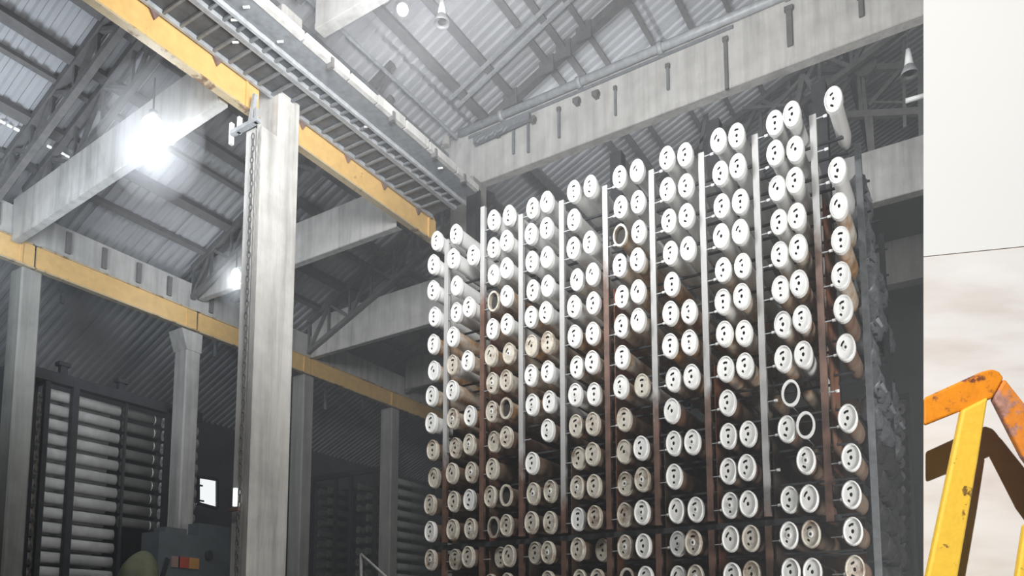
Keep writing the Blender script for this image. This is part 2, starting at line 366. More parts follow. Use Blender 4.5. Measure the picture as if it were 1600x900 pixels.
cbeam((-8.7, 8.04, 11.9), (11, 8.04, 11.9), .2, 1.14, 'pale beam leaving the near pillar at the top of the frame', 'conc_pale')
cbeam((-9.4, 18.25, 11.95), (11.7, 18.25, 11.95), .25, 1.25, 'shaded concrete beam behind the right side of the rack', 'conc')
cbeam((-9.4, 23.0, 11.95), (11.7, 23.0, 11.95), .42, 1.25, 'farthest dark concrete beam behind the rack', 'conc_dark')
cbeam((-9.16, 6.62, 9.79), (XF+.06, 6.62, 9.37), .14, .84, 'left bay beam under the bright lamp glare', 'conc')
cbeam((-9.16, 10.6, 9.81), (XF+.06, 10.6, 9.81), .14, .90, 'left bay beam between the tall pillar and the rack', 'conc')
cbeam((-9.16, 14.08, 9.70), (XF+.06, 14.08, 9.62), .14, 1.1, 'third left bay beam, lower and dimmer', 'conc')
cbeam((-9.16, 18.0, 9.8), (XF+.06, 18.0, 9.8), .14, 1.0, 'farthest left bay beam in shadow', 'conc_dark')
# pale ledge / walkway next to the trays
led = thing('walkway', (-7.9, 3.0, 9.9), 'grey steel walkway soffit with a pale broken edge beside the cable trays', 'walkway')
MB().box((-.18, 0, 0), (.16, 8.15, .05)).build('soffit_plate', M['zinc_dark'], led)
y = 0.0
while y < 8.0:
    l = random.uniform(.55, .95); h = random.uniform(.10, .16)
    MB().box((.16, y, -.01), (.24, min(8.1, y+l-.04), h)).build('edge_board', M['conc_pale'], led); y += l
for yy in (4.3, 5.65, 6.75, 7.6): MB().box((.17, yy, -.09), (.27, yy+.05, .06)).build('hanger', M['truss'], led)

def tray(x0, x1, z, y0, y1, pitch, label, cables):
    r = thing('cable_tray', (x0, y0, z), label, 'cable tray', 'overhead cable trays'); L_ = y1-y0; W_ = x1-x0
    MB().bar((0,0,0), (0,L_,0), .045, .09).build('side_rail', M['zinc'], r)
    MB().bar((W_,0,0), (W_,L_,0), .045, .09).build('side_rail', M['zinc'], r)
    me = MB().box((.02, -.018, -.035), (W_-.02, .018, 0)).mesh('rung', M['zinc_dark'])
    for k in range(int(L_/pitch)): link('rung', me, r, (0, (k+.5)*pitch, 0))
    for c in cables:
        mb = MB(); yy = 0; px_ = c[0]
        while yy < L_-.01:
            ny = min(L_, yy+.5); nx = c[0]+random.uniform(-.025, .025)
            mb.tube((px_, yy, .03+c[1]), (nx, ny, .03+c[1]), c[1], 6, cap=False); yy = ny; px_ = nx
        mb.build('cable', M['cable'], r, True)
    MB().box((.02, 0, .02), (W_-.02, L_, .03)).build('tray_cover', M['tray_dark'], r)
    return r
tray(-8.92, -8.38, 9.88, 3.0, 11.3, .26, 'left cable tray with open rungs just above the yellow crane girder', ((.12,.03),(.3,.025),(.42,.02)))
tray(-8.34, -8.11, 9.88, 3.0, 11.3, .22, 'narrow cable tray packed with dark cables beside the walkway', ((.06,.035),(.13,.03),(.19,.03)))
for k, (px, py) in enumerate(((368,65),(366,30),(438,64),(385,10),(573,197),(688,262))):
    p = at(px, py, 'Z', 9.86)
    tag(MB().tube(p+Vector((-.03,-.03,-.02)), p+Vector((.03,.03,.0)), .016, 8).build('cable_clamp', M['cap']),
        'small white clamp under the cable trays, %s along the tray' % ORD[k], 'clamp', 'white clamps on the trays')

# crane girders
def girder(x, y0, y1, z0, z1, label, notch=(), endcut=True, side=1):
    r = thing('crane_girder', (x, y0, z0), label, 'crane girder', 'yellow crane girders'); L_ = y1-y0; H_ = z1-z0
    mb = MB(); c = .12 if endcut else 0
    prof = [(0,0),(L_,0),(L_,H_-c),(L_-c,H_),(c,H_),(0,H_-c)]
    n = len(prof)
    mb.add([(-.02, a, b_) for a, b_ in prof]+[(.02, a, b_) for a, b_ in prof],
           [tuple(range(n)), tuple(range(2*n-1, n-1, -1))]+[(i, (i+1)%n, n+(i+1)%n, n+i) for i in range(n)])
    mb.build('web', M['yellow'], r)
    MB().box((-.06, 0, -.03), (.07, L_, 0)).build('bottom_flange', M['pale_flange'], r)
    MB().box((-.12, .05, H_), (.045, L_-.05, H_+.03)).build('top_flange', M['pale_flange'], r)
    for yy in notch:
        MB().add([(.025,yy-.16,H_),(.06,yy-.16,H_),(.06,yy+.18,H_),(.025,yy+.18,H_),(.025,yy+.02,H_-.26),(.06,yy+.02,H_-.26)],
                 [(0,3,2,1),(0,1,5,4),(1,2,5),(2,3,4,5),(0,4,3)]).build('bracket', M['rust_plate'], r)
    for yy in [L_-.25]:
        MB().box((.02, yy, 0), (.05, yy+.03, H_-.02)).build('stiffener', M['yellow'], r)
    return r
def gy(px, py): return at(px, py, 'X', -9).y
girder(-9.0, 2.4, 7.12, 9.42, 9.99, 'yellow crane girder left of the tall pillar', [gy(237,12)-2.4, gy(335,88)-2.4, 1.2])
girder(-9.0, 7.8, 11.5, 9.42, 9.99, 'yellow crane girder between the tall pillar and the rack', [gy(540,240)-7.8, gy(597,280)-7.8, gy(650,325)-7.8, .15])
girder(-9.0, 13.02, 17.9, 9.42, 9.99, 'yellow crane girder hidden behind the rack')
FZ0, FZ1 = 8.62, 9.06
ys = [2.0, 7.0, 10.55, 14.05, 17.6, 25]
labs = ['far orange girder at the left edge of the frame', 'far orange girder above the background rack', 'far orange girder running behind the tall pillar',
        'far girder in shade right of the tall pillar', 'farthest girder fading into the dark']
for i in range(5): girder(XF, ys[i]+.02, ys[i+1]-.02, FZ0, FZ1, labs[i], endcut=False)

# far longitudinal beam with dark slots
lb = thing('edge_beam', (XF-.1, 2.2, 9.10), 'pale concrete edge beam above the far crane girder with dark slots', 'concrete beam')
MB().box((-.2, 0, 0), (.1, 22, .60)).build('beam_body', M['conc'], lb)
for px, py0, py1 in ((107,366,388),(163,392,416),(217,412,436),(265,434,456),(-5,330,350),(330,470,490)):
    a = at(px, (py0+py1)/2, 'X', XF+.02)
    MB().box((.08, a.y-2.2-.05, .08), (.15, a.y-2.2+.05, .52)).build('strap', M['truss'], lb)

# pillars
def pillar(x0, x1, y0, y1, z1, label, m='conc_pillar', corbel=None, wing=None):
    r = thing('concrete_pillar', ((x0+x1)/2, (y0+y1)/2, 0), label, 'pillar', 'concrete pillars')
    c = r.location; dx = (x1-x0)/2; dy = (y1-y0)/2; ch = .03
    mb = MB(); pr = [(-dx+ch,-dy),(dx-ch,-dy),(dx,-dy+ch),(dx,dy-ch),(dx-ch,dy),(-dx+ch,dy),(-dx,dy-ch),(-dx,-dy+ch)]
    mb.add([(a, b_, 0) for a, b_ in pr]+[(a, b_, z1) for a, b_ in pr], [tuple(range(8))[::-1], tuple(range(8, 16))]+[(i,(i+1)%8,8+(i+1)%8,8+i) for i in range(8)])
    mb.build('shaft', M[m], r)
    return r
p1 = pillar(-9.28, -8.75, 7.32, 7.74, 11.35, 'tall pale concrete pillar in front of the crane girder')
c = p1.location.copy()
MB().box((.19, -.55, 0), (.30, -.212, 9.1)).build('corbel_shaft', M['conc_pillar'], p1)
MB().box((-.07, -.53, 0), (.13, -.213, 9.15)).build('rear_flange', M['conc_pillar'], p1)
MB().box((.13, -.44, 0), (.19, -.22, 9.0)).build('joint_gap', M['frame_dark'], p1)
brk = thing('girder_bearing', (-9.0, 6.93, 9.12), 'pale steel bearing brackets where the girder meets the tall pillar', 'bracket')
MB().box((-.30,-.06,0), (.30,.02,.06)).build('bearing_plate', M['zinc'], brk)
MB().bar((-.34,0,-.12), (-.34,0,.22), .05, .06).build('bearing_bolt', M['cap'], brk)
MB().bar((-.16,0,.0), (-.16,0,.25), .05, .06).build('bearing_bolt', M['cap'], brk)
MB().bar((.11,-.02,.0), (.20,-.02,.46), .06, .06).build('bearing_strut', M['zinc'], brk)
MB().bar((.24,-.02,.0), (.24,-.02,.22), .05, .05).build('bearing_bolt', M['zinc'], brk)
chn = thing('hanging_chain', (-8.845, 6.98, 0), 'rusty chain hanging along the left edge of the tall pillar', 'chain')
lk = MB()
for k in range(8):
    a0 = 2*math.pi*k/8; a1 = 2*math.pi*(k+1)/8
    lk.tube((.022*math.cos(a0), 0, .055*math.sin(a0)), (.022*math.cos(a1), 0, .055*math.sin(a1)), .010, 5, cap=False)
lkm = lk.mesh('chain_link', M['truss'], True)
for k in range(95):
    o = link('chain_link', lkm, chn, (random.uniform(-.008,.008), -.05, .3+k*.092)); o.rotation_euler = (0, 0, math.pi/2*(k % 2)+.4)
lmp = thing('strip_lamp', (-8.93, 6.95, at(384, 775, 'Y', 6.95).z), 'small lit strip lamp fixed low on the tall pillar', 'lamp')
MB().box((-.035,-.04,-.13), (.02,0,.13)).build('lit_tube', M['day'], lmp)
MB().box((-.12,-.05,-.20), (.10,0,-.15)).build('lamp_bracket', M['rust_plate'], lmp)
for i, (yr, lab) in enumerate(((7.16, 'far pillar at the left edge of the frame'), (10.69, 'slim far pillar standing in front of the background rack'),
                               (14.2, 'dim far pillar just right of the tall pillar'), (17.75, 'dark far pillar between the two dim racks'), (21.3, 'farthest pillar behind the white tube rack'))):
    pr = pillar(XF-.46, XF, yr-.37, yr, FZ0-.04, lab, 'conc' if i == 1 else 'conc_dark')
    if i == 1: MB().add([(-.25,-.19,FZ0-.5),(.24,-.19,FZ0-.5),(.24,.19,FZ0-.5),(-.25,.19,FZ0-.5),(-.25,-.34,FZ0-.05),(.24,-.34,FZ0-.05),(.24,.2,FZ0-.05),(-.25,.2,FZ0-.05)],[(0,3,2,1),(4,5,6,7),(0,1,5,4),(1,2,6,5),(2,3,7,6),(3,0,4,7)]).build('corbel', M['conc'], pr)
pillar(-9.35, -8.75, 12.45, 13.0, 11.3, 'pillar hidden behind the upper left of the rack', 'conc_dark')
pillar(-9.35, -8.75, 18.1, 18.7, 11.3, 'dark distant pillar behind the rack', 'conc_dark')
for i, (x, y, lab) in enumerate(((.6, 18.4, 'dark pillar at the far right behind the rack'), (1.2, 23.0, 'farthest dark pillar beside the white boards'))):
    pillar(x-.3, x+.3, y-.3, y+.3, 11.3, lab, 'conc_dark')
tag(MB().tube(at(697,228,'Y',12.7), at(697,143,'Y',12.7), .09, 10).build('vent_pipe', M['conc_pale'], smooth=True), 'short pale upright pipe at the corner where the beams meet', 'pipe')

# thin dust haze filling the hall
hz = bpy.data.materials.new('dust_haze'); hz.use_nodes = True; nt = hz.node_tree; nt.nodes.remove(nt.nodes['Principled BSDF'])
vs_ = nt.nodes.new('ShaderNodeVolumeScatter'); vs_.inputs['Density'].default_value = .012; vs_.inputs['Color'].default_value = (.93, .96, 1, 1)
nt.links.new(vs_.outputs[0], nt.nodes['Material Output'].inputs['Volume'])
tag(MB().box((-20.0, 4.3, .05), (11.7, 26.3, 16.4)).build('haze', hz), 'thin pale dust haze hanging in the hall', 'haze', kind='stuff')
hz2 = hz.copy(); hz2.name = 'glare_haze'  # denser haze added around the lamps to draw their glare
hz2.node_tree.nodes['Volume Scatter'].inputs['Density'].default_value = .22
def halo(p, r):
    bm = bmesh.new(); bmesh.ops.create_uvsphere(bm, u_segments=20, v_segments=14, radius=r); bmesh.ops.scale(bm, vec=(1, 1, 1.4), verts=bm.verts)
    me = bpy.data.meshes.new('glare_haze'); bm.to_mesh(me); bm.free(); me.materials.append(hz2)
    o = link('glare_haze', me, None, p); tag(o, 'thick glowing dust around the %s lamp' % ('big glaring' if r > .7 else 'smaller half hidden'), 'haze', kind='stuff')
halo(at(238, 206, 'Y', 5.95), .72)
halo(at(369, 430, 'Y', 9.95), .5)
# ---------------------------------------------------------------- lamps
def glare_lamp(loc, r, label, power):
    t_ = thing('high_bay_lamp', loc, label, 'lamp', 'lit lamps of the left bay')
    bm = bmesh.new(); bmesh.ops.create_uvsphere(bm, u_segments=20, v_segments=12, radius=r); bmesh.ops.scale(bm, vec=(1, 1, 1.45), verts=bm.verts)
    me = bpy.data.meshes.new('bulb'); bm.to_mesh(me); bm.free(); me.materials.append(M['lamp'])
    for p in me.polygons: p.use_smooth = True
    link('bulb', me, t_)
    MB().tube((0,0,r*1.35), (0,0,r*1.9), r*.35, 12).build('lamp_socket', M['reflector'], t_, True)
    MB().tube((0,0,r*1.9), (0,0,r*5), .012, 6).build('lamp_cord', M['cable'], t_)
    l = light('lamp_light', 'POINT', Vector(loc)-Vector((0, 0, r*1.8)), power, (.88, .94, 1), r*.8)
    return t_
glare_lamp(at(238, 206, 'Y', 6.1), .17, 'brilliant glaring lamp hanging in front of the left bay beam', 95)
glare_lamp(at(369, 430, 'Y', 10.2), .10, 'second smaller glaring lamp half hidden by the tall pillar', 60)
def pendant(loc, r, label, tip=True):
    t_ = thing('pendant_lamp', loc, label, 'lamp', 'pendant lamps')
    mb = MB(); n = 20; prof = [(.22, 1.9), (.30, 1.1), (.62, .7), (.9, .25), (1.0, -.05), (.95, -.1), (.85, .2), (.55, .62)]
    vs = [(a*r*math.cos(2*math.pi*k/n), a*r*math.sin(2*math.pi*k/n), z*r*1.3) for a, z in prof for k in range(n)]
    fs = [(i*n+k, i*n+(k+1)%n, (i+1)*n+(k+1)%n, (i+1)*n+k) for i in range(len(prof)-1) for k in range(n)]
    mb.add(vs, fs).build('reflector', M['reflector'], t_, True)
    MB().tube((0,0,r*1.1), (0,0,r*3.2), r*.52, 14, r*.25).build('ballast_housing', M['cap'], t_, True)
    MB().tube((0,0,r*.1), (0,0,r*.7), r*.5, 14).build('lens', M['hole'], t_, True)
    MB().tube((0,0,r*3.2), (0,0,r*7.0), .012, 6).build('lamp_cord', M['cable'], t_)
    return t_
pendant(at(690, 36, 'Y', 9.0), .13, 'grey pendant lamp with a white top hanging under the ribbed roof')
pendant(at(1421, 116, 'Y', 15.5), .16, 'white and grey pendant lamp behind the right end of the beam')
rl = thing('round_lamp', at(629, 15, 'Y', 9.0), 'round lamp seen from below as a pale disc in a dark ring', 'lamp')
nrm = (Vector((0,0,EYE))-rl.location).normalized()
MB().tube(-nrm*.12, nrm*0, .15, 20).build('lamp_rim', M['purlin'], rl, True)
MB().tube(nrm*0.002, nrm*.02, .10, 20).build('lamp_disc', M['cap'], rl, True)
for px, py0, py1, X, lab in ((97,438,474,-16.8,'short white rod hanging below the far girder at the left'),(300,505,540,-16.8,'short pale rod hanging below the far girder by the slim pillar'),(336,528,558,-16.8,'short pale rod hanging near the tall pillar'),
                             (508,603,640,-17,'dim rod hanging in the dark beyond the tall pillar'),(567,618,640,-17,'dim rod hanging right of the other dark bay rod')):
    a = at(px, py0, 'X', X); c_ = at(px, py1, 'X', X)
    tag(MB().tube((c_.x, c_.y, c_.z), (c_.x, c_.y, a.z), .05, 8).tube((c_.x,c_.y,a.z),(c_.x,c_.y,a.z+1.2),.008,5).build('hanging_rod', M['zinc'], smooth=True), lab, 'rod', 'rods hanging in the left bay')
tag(MB().tube(at(1415,158,'Y',16), at(1446,149,'Y',16), .05, 8).build('white_rod', M['cap'], smooth=True), 'short white bar below the right pendant lamp', 'bar')

# ---------------------------------------------------------------- the big rack of white tubes
Y0 = 9.45; RX, RZ = .106, .168
BARX = [-7.258+.716*i for i in range(9)]
COLX = [-7.395]
for i in range(8):
    COLX += [BARX[i]*1/1.018+[.147,.176,.185,.211,.215,.230,.24,.25][i], BARX[i]/1.018+[.455,.45,.452,.472,.48,.475,.475,.477][i]]
COLX += [BARX[8]/1.018+.243]
ROWZ = [8.085-.4415*k for k in range(19)]
absent = {2:{0,2,4,6}, 4:{9}, 5:{8,13}, 6:{9}, 8:{1}, 10:{6,8}, 12:{4,8,10}, 14:{8}, 15:{10}, 16:{8}, 17:{1,8}}
ring_only = {(15,8),(16,9)}
open_end = {(3,3),(4,10),(9,2),(3,11),(9,13),(4,7)}
def cap_mesh(variant, mat):
    """end cap: raised rim, flat face with a centre bore and curved slots, dark disc behind that paints in the shade of the bore"""
    rad = [.15, .40, .58, .80, .90, 1.0]; n = 24; mb = MB()
    dep = [-.012, -.014, -.012, -.010, -.035, -.022]
    vs = [(a*RX*math.cos(2*math.pi*k/n), d, a*RZ*math.sin(2*math.pi*k/n)) for a, d in zip(rad, dep) for k in range(n)]
    slots = {0: {5, 6, 7, 8}, 1: {4, 5, 6, 7}, 2: {7, 8, 9, 10}, 3: {6, 7, 8}}[variant]
    low = {0: {15, 16}, 1: {17, 18}, 2: set(), 3: {15, 16, 17}}[variant]
    fs = []
    for i in range(5):
        for k in range(n):
            if i == 1 and k in slots: continue
            if i == 1 and k in low: continue
            if i == 1 and k in slots: continue
            fs.append((i*n+k, i*n+(k+1)%n, (i+1)*n+(k+1)%n, (i+1)*n+k))
    mb.add(vs, fs)
    vs2 = [(RX*math.cos(2*math.pi*k/n), y, RZ*math.sin(2*math.pi*k/n)) for y in (-.022, .05) for k in range(n)]
    mb.add(vs2, [(k, (k+1)%n, n+(k+1)%n, n+k) for k in range(n)])
    vs3 = [(.86*RX*math.cos(2*math.pi*k/n), .02, .86*RZ*math.sin(2*math.pi*k/n)) for k in range(n)]
    mb.add(vs3, [tuple(range(n))], 1)
    return mb.mesh('end_cap', [mat, M['hole']])
def body_mesh(length, mat, sag=0.0, open_=False, wrap=False):
    n = 20; mb = MB(); R = .93; R = 1.0 if wrap else .80; segs = [0.03, .05, length*.33, length*.66, length-.12, length-.10, length]
    rr = [R, R, R, R*1.0, R, R*.80, R*.78]
    vs = []
    for y, q_ in zip(segs, rr):
        for k in range(n):
            w_ = 1+ (random.uniform(-.12, .22) if wrap else 0)
            vs.append((q_*w_*RX*math.cos(2*math.pi*k/n), y, q_*w_*RZ*math.sin(2*math.pi*k/n)))
    s_ = len(segs)
    fs = [(i*n+k, i*n+(k+1)%n, (i+1)*n+(k+1)%n, (i+1)*n+k) for i in range(s_-1) for k in range(n)]
    if not open_: fs.append(tuple(range(n)))
    fs.append(tuple(range((s_-1)*n, s_*n)))
    return mb.add(vs, fs).mesh('tube_body', mat, True)
def ring_mesh(mat):
    n = 24; mb = MB(); vs = []
    for a, y in ((1, -.02), (.80, -.02), (.80, .03), (1, .03)):
        vs += [(a*RX*math.cos(2*math.pi*k/n), y, a*RZ*math.sin(2*math.pi*k/n)) for k in range(n)]
    return mb.add(vs, [(i*n+k, i*n+(k+1)%n, ((i+1)%4)*n+(k+1)%n, ((i+1)%4)*n+k) for i in range(4) for k in range(n)]).mesh('end_ring', mat)
CAPS = [cap_mesh(v, M['cap']) for v in range(4)]; CAPSD = [cap_mesh(v, M['cap_dirty']) for v in range(4)]
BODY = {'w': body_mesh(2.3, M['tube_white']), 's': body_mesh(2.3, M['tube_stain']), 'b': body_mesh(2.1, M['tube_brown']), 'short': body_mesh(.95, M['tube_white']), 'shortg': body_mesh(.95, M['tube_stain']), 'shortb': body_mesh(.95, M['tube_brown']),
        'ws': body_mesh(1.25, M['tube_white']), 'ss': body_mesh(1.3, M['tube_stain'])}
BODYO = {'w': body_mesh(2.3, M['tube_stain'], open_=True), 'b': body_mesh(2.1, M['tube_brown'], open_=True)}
RING = ring_mesh(M['cap']); RINGD = ring_mesh(M['cap_dirty'])
BORE = MB().add([(.76*RX*math.cos(2*math.pi*k/20), .06, .76*RZ*math.sin(2*math.pi*k/20)) for k in range(20)], [tuple(range(20))]).mesh('bore', M['hole'])  # flat dark disc, painted shade of an open tube end
HUB = MB().tube((0, -.004, 0), (0, -.028, 0), .034, 10, .026, zs=1.5).mesh('hub', M['cap'], True)
HUBD = MB().tube((0, -.03, 0), (0, -.0285, 0), .014, 8, zs=1.5).mesh('hub_bore', M['hole'])
colname = ['in the far-left column, left of the first upright']
for i in range(8):
    colname += ['left one of the pair right of upright %s' % ORD[i], 'right one of the pair right of upright %s' % ORD[i]]
colname += ['in the last column, right of the ninth upright']
GR = 'white tubes stored end-on in the big rack'
def rowtxt(k): return ('%s row' % ORD[k]) if k < 15 else 'bottom row'
for ci, x in enumerate(COLX):
    for k in range(0, 15):
        if k in absent.get(ci, ()) or (ci, k) in ring_only: continue
        z = ROWZ[k]; jy = random.uniform(-.05, .07); jx = random.uniform(-.008, .008); jz = random.uniform(-.012, .012)
        if (ci, k) in ((12, 10), (3, 12), (8, 12)): jy = .25
        left = ci <= 9
        dirty = (left and k >= 8 and random.random() < .75) or (ci <= 10 and k >= 5 and random.random() < .35) or (k >= 12 and random.random() < .5)
        if ci == 0: dirty = k in (8, 9, 10, 12)
        if ci == 17: kind = 'short' if k < 3 else ('shortg' if k < 6 else 'shortb')
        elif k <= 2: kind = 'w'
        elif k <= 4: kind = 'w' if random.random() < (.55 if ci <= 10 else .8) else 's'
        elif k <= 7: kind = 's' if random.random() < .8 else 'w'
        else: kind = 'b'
        if kind == 'w' and random.random() < .15: kind = 'ws'
        if (ci, k) == (7, 0): kind = 'ws'
        op = (ci, k) in open_end
        col_txt = colname[ci]
        r = thing('storage_tube', (x+jx, Y0+jy, z+jz),
                  '%s%s tube %s, %s' % ('open-ended ' if op else '', 'dirty white' if dirty else 'white', rowtxt(k), col_txt), 'tube', GR)
        if op:
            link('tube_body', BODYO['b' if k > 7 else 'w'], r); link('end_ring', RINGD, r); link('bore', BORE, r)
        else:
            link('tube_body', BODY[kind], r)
            v = random.choice([0, 0, 1, 2, 3])
            link('end_cap', (CAPSD if dirty else CAPS)[v], r)
            if random.random() < .35: link('hub', HUB, r); link('hub_bore', HUBD, r)
for (ci, k) in ring_only:
    r = thing('loose_ring', (COLX[ci]+(.07 if k == 8 else 0), Y0-.02, ROWZ[k]-(.02 if k == 8 else 0)), 'empty white ring hanging on its peg in row %s of the rack, without a tube' % ORD[k], 'ring', 'empty rings on the rack')
    link('ring_band', RING, r); MB().tube((0, .03, -.148), (0, .53, -.142), .006, 6).build('wire_hook', M['zinc'], r)

# second and third banks on the exposed right side
for bi, (yb, n_, ln) in enumerate(((1.22, 15, .95), (2.35, 15, .9), (3.4, 15, .8))):
    mm = [body_mesh(ln, M['tube_grey'], wrap=True) for _ in range(4)]; md = body_mesh(ln, M['tube_wrap_dark'], wrap=True)
    for k in range(n_):
        if k < (1, 3, 4)[bi] or (bi and random.random() < .12): continue
        r = thing('wrapped_tube', (COLX[17]+.10+random.uniform(-.03,.05)+.02*bi, Y0+yb, ROWZ[k]),
                  'film-wrapped grey tube on the rack side, bank %s, row %s' % (('two', 'three', 'four')[bi], ORD[k]), 'tube', 'wrapped tubes on the right side of the rack')
        link('tube_body', random.choice(mm) if k < 9 else md, r)
        if k < 9 and k % 2: 
            e = MB().tube((.08, .1, -.10), (.14, .05+random.uniform(0,.2), -.20), .05, 6, .03).mesh('film_flap', M['tube_grey'])
            link('film_flap', e, r)

rack = thing('storage_rack', (-4.4, Y0, 0), 'tall steel rack of vertical uprights and pegs holding the white tubes', 'rack')
RL = rack.location.copy(); ZB = 2.95; ZT = 8.12
rp = {0:(.30,6.0,4.0), 1:(.62,8.4,5.6), 2:(.30,5.4,3.6), 3:(.20,4.5,3), 4:(.60,8.2,5.8), 5:(.36,5.4,4.2), 6:(.42,5.8,4.3), 7:(.14,4,2), 8:(.55,7.4,5.2)}
for i, x in enumerate(BARX):
    am, zn, zf = rp[i]
    m_ = painted('upright_paint', (.44, .44, .435), (.155, .085, .06), .42+.1*(am > .5), 1.4, (1, 1, .5), .55, .08, zfade=(zf, zn))
    yb = Y0+.17; tz = ZT + (.35 if i == 1 else 0)
    MB().box((x-.040-RL.x, yb-.03-RL.y, ZB+(.12 if i < 8 else .0)), (x+.040-RL.x, yb+.03-RL.y, tz)).build('upright', m_, rack)
    if i != 8: MB().box((x-.040-RL.x, yb-.03-RL.y, 0), (x+.040-RL.x, yb+.03-RL.y, ZB)).build('lower_upright', m_, rack)
MB().box((BARX[0]-.3-RL.x, .24, ZB+.012), (BARX[8]+.1-RL.x, .36, ZB+.09)).build('shelf_beam', M['frame_dark'], rack)
pegm = MB().tube((.0, 0, 0), (.172, 0, 0), .009, 6).mesh('peg', M['zinc'], True)
pegc = MB().tube((-.022, 0, 0), (.022, 0, 0), .015, 8, zs=1.3).mesh('peg_tip', M['cap'], True)
for i, x in enumerate(BARX):
    for k in range(0, 15):
        o = link('peg', pegm, rack, (x-RL.x, .152, ROWZ[k]-.03))
        if i >= 4:
            link('peg_tip', pegc, o, (.145, 0, 0))
# rails under every row carry the tubes
for k in range(15):
    for yy in (.50, .86):
        MB().box((COLX[0]-.05-RL.x, yy, ROWZ[k]-.175), (COLX[17]+.03-RL.x, yy+.03, ROWZ[k]-.148)).build('cross_rail', M['frame_dark'], rack)
    for yy in (1.6, 2.8, 3.8):
        MB().box((-1.30-RL.x, yy, ROWZ[k]-.225), (-1.06-RL.x, yy+.03, ROWZ[k]-.202)).build('side_rail', M['frame_dark'], rack)
# rear frame
for i, x in enumerate([b_+.36 for b_ in BARX[:8:2]]):
    MB().box((x-.05-RL.x, 2.42, 0), (x+.05-RL.x, 2.52, 8.75 if i < 5 else 8.2)).build('rear_post', M['frame_dark'], rack)
for yy in (1.10,): MB().box((-1.18-RL.x, yy, 0), (-1.10-RL.x, yy+.08, 8.15)).build('side_post', M['zinc_dark'], rack)
MB().box((-1.14-RL.x, 3.29, 0), (-1.06-RL.x, 3.37, 7.9)).build('side_post', M['frame_dark'], rack)
for z in (2.3, 4.1, 5.9, 7.7):
    MB().bar((BARX[0]-RL.x, 2.47, z), (-1.4-RL.x, 2.47, z), .06, .08).build('rear_beam', M['panel_brown'], rack)
MB().box((BARX[0]-.1-RL.x, 2.60, 0), (-1.45-RL.x, 2.63, 5.1)).build('back_sheet', M['panel_brown'], rack)
for i in range(4):
    a = BARX[i*2]-RL.x; MB().bar((a, 2.4, 3.0), (a+1.4, 2.4, 5.0), .05, .05).build('rear_brace', M['panel_brown'], rack)
for i in range(8):
    zt = {1: 6.9, 4: 6.6, 6: 5.2, 0: 5.0}.get(i, 4.3)
    MB().box((BARX[i]+.045-RL.x, .30, 0), (BARX[i]+.06-RL.x, 2.3, zt)).build('divider_sheet', M['panel_rust' if i in (1, 4, 6) else 'panel_brown'], rack)
MB().box((BARX[8]+.045-RL.x, .30, 3.6), (BARX[8]+.06-RL.x, .95, 7.1)).build('divider_sheet', M['panel_rust'], rack)
# dark post caps in the gap above the rack
for i, (px, py) in enumerate(((740, 300), (965, 245), (1116, 196), (1280, 138))):
    p = at(px, py, 'Y', 12.2)
    tag(MB().box((p.x-.11, 12.1, 0), (p.x+.11, 12.3, p.z+.04)).build('rear_column', M['frame_dark']), 'dark square post rising behind the rack top, %s from the left' % ORD[i], 'post', 'dark posts behind the rack')

# ---------------------------------------------------------------- background racks
def small_tube(length, rx, rzz, mat, matcap):
    n = 14; mb = MB()
    vs = [(rx*math.cos(2*math.pi*k/n), y, rzz*math.sin(2*math.pi*k/n)) for y in (0, length) for k in range(n)]
    mb.add(vs, [(k, (k+1)%n, n+(k+1)%n, n+k) for k in range(n)]+[tuple(range(n, 2*n))])
    b_ = mb.mesh('tube_body', mat, True)
    mc = MB(); vs = []
    for a, y in ((1.08, .04), (1.08, -.03), (.8, -.03), (.3, -.02), (.3, .02)):
        vs += [(a*rx*math.cos(2*math.pi*k/n), y, a*rzz*math.sin(2*math.pi*k/n)) for k in range(n)]
    mc.add(vs, [(i*n+k, i*n+(k+1)%n, (i+1)*n+(k+1)%n, (i+1)*n+k) for i in range(4) for k in range(n)])
    mc.add([(.3*rx*math.cos(2*math.pi*k/n), .015, .3*rzz*math.sin(2*math.pi*k/n)) for k in range(n)], [tuple(range(n))], 1)
    return b_, mc.mesh('end_cap', [matcap, M['hole']])
XS = -16.2
def yat(px, py): return at(px, py, 'X', XS).y
rows0 = [at(80, 616+23.2*k, 'X', XS).z for k in range(14)]
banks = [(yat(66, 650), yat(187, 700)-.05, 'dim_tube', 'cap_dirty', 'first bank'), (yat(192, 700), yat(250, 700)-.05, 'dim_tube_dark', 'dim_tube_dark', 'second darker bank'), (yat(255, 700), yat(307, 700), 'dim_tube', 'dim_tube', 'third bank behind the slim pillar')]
for bi, (ya, yb, mt, mc, bn) in enumerate(banks):
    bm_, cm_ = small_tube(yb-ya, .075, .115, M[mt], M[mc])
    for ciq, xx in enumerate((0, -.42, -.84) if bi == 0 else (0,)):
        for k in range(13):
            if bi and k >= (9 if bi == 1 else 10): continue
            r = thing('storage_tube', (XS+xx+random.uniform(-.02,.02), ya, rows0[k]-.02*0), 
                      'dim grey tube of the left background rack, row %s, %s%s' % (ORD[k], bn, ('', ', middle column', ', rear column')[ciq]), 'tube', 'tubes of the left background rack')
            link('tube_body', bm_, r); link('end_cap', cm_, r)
            if bi == 1:
                link('tail_cap', MB().tube((0, yb-ya-.16, 0), (0, yb-ya, 0), .078, 12, .06, zs=1.5).mesh('tail_cap', M['dim_tube'], True), r)
rk = thing('storage_rack', (XS, banks[0][0], 0), 'dark framed background rack behind the slim far pillar', 'rack')
ya = banks[0][0]
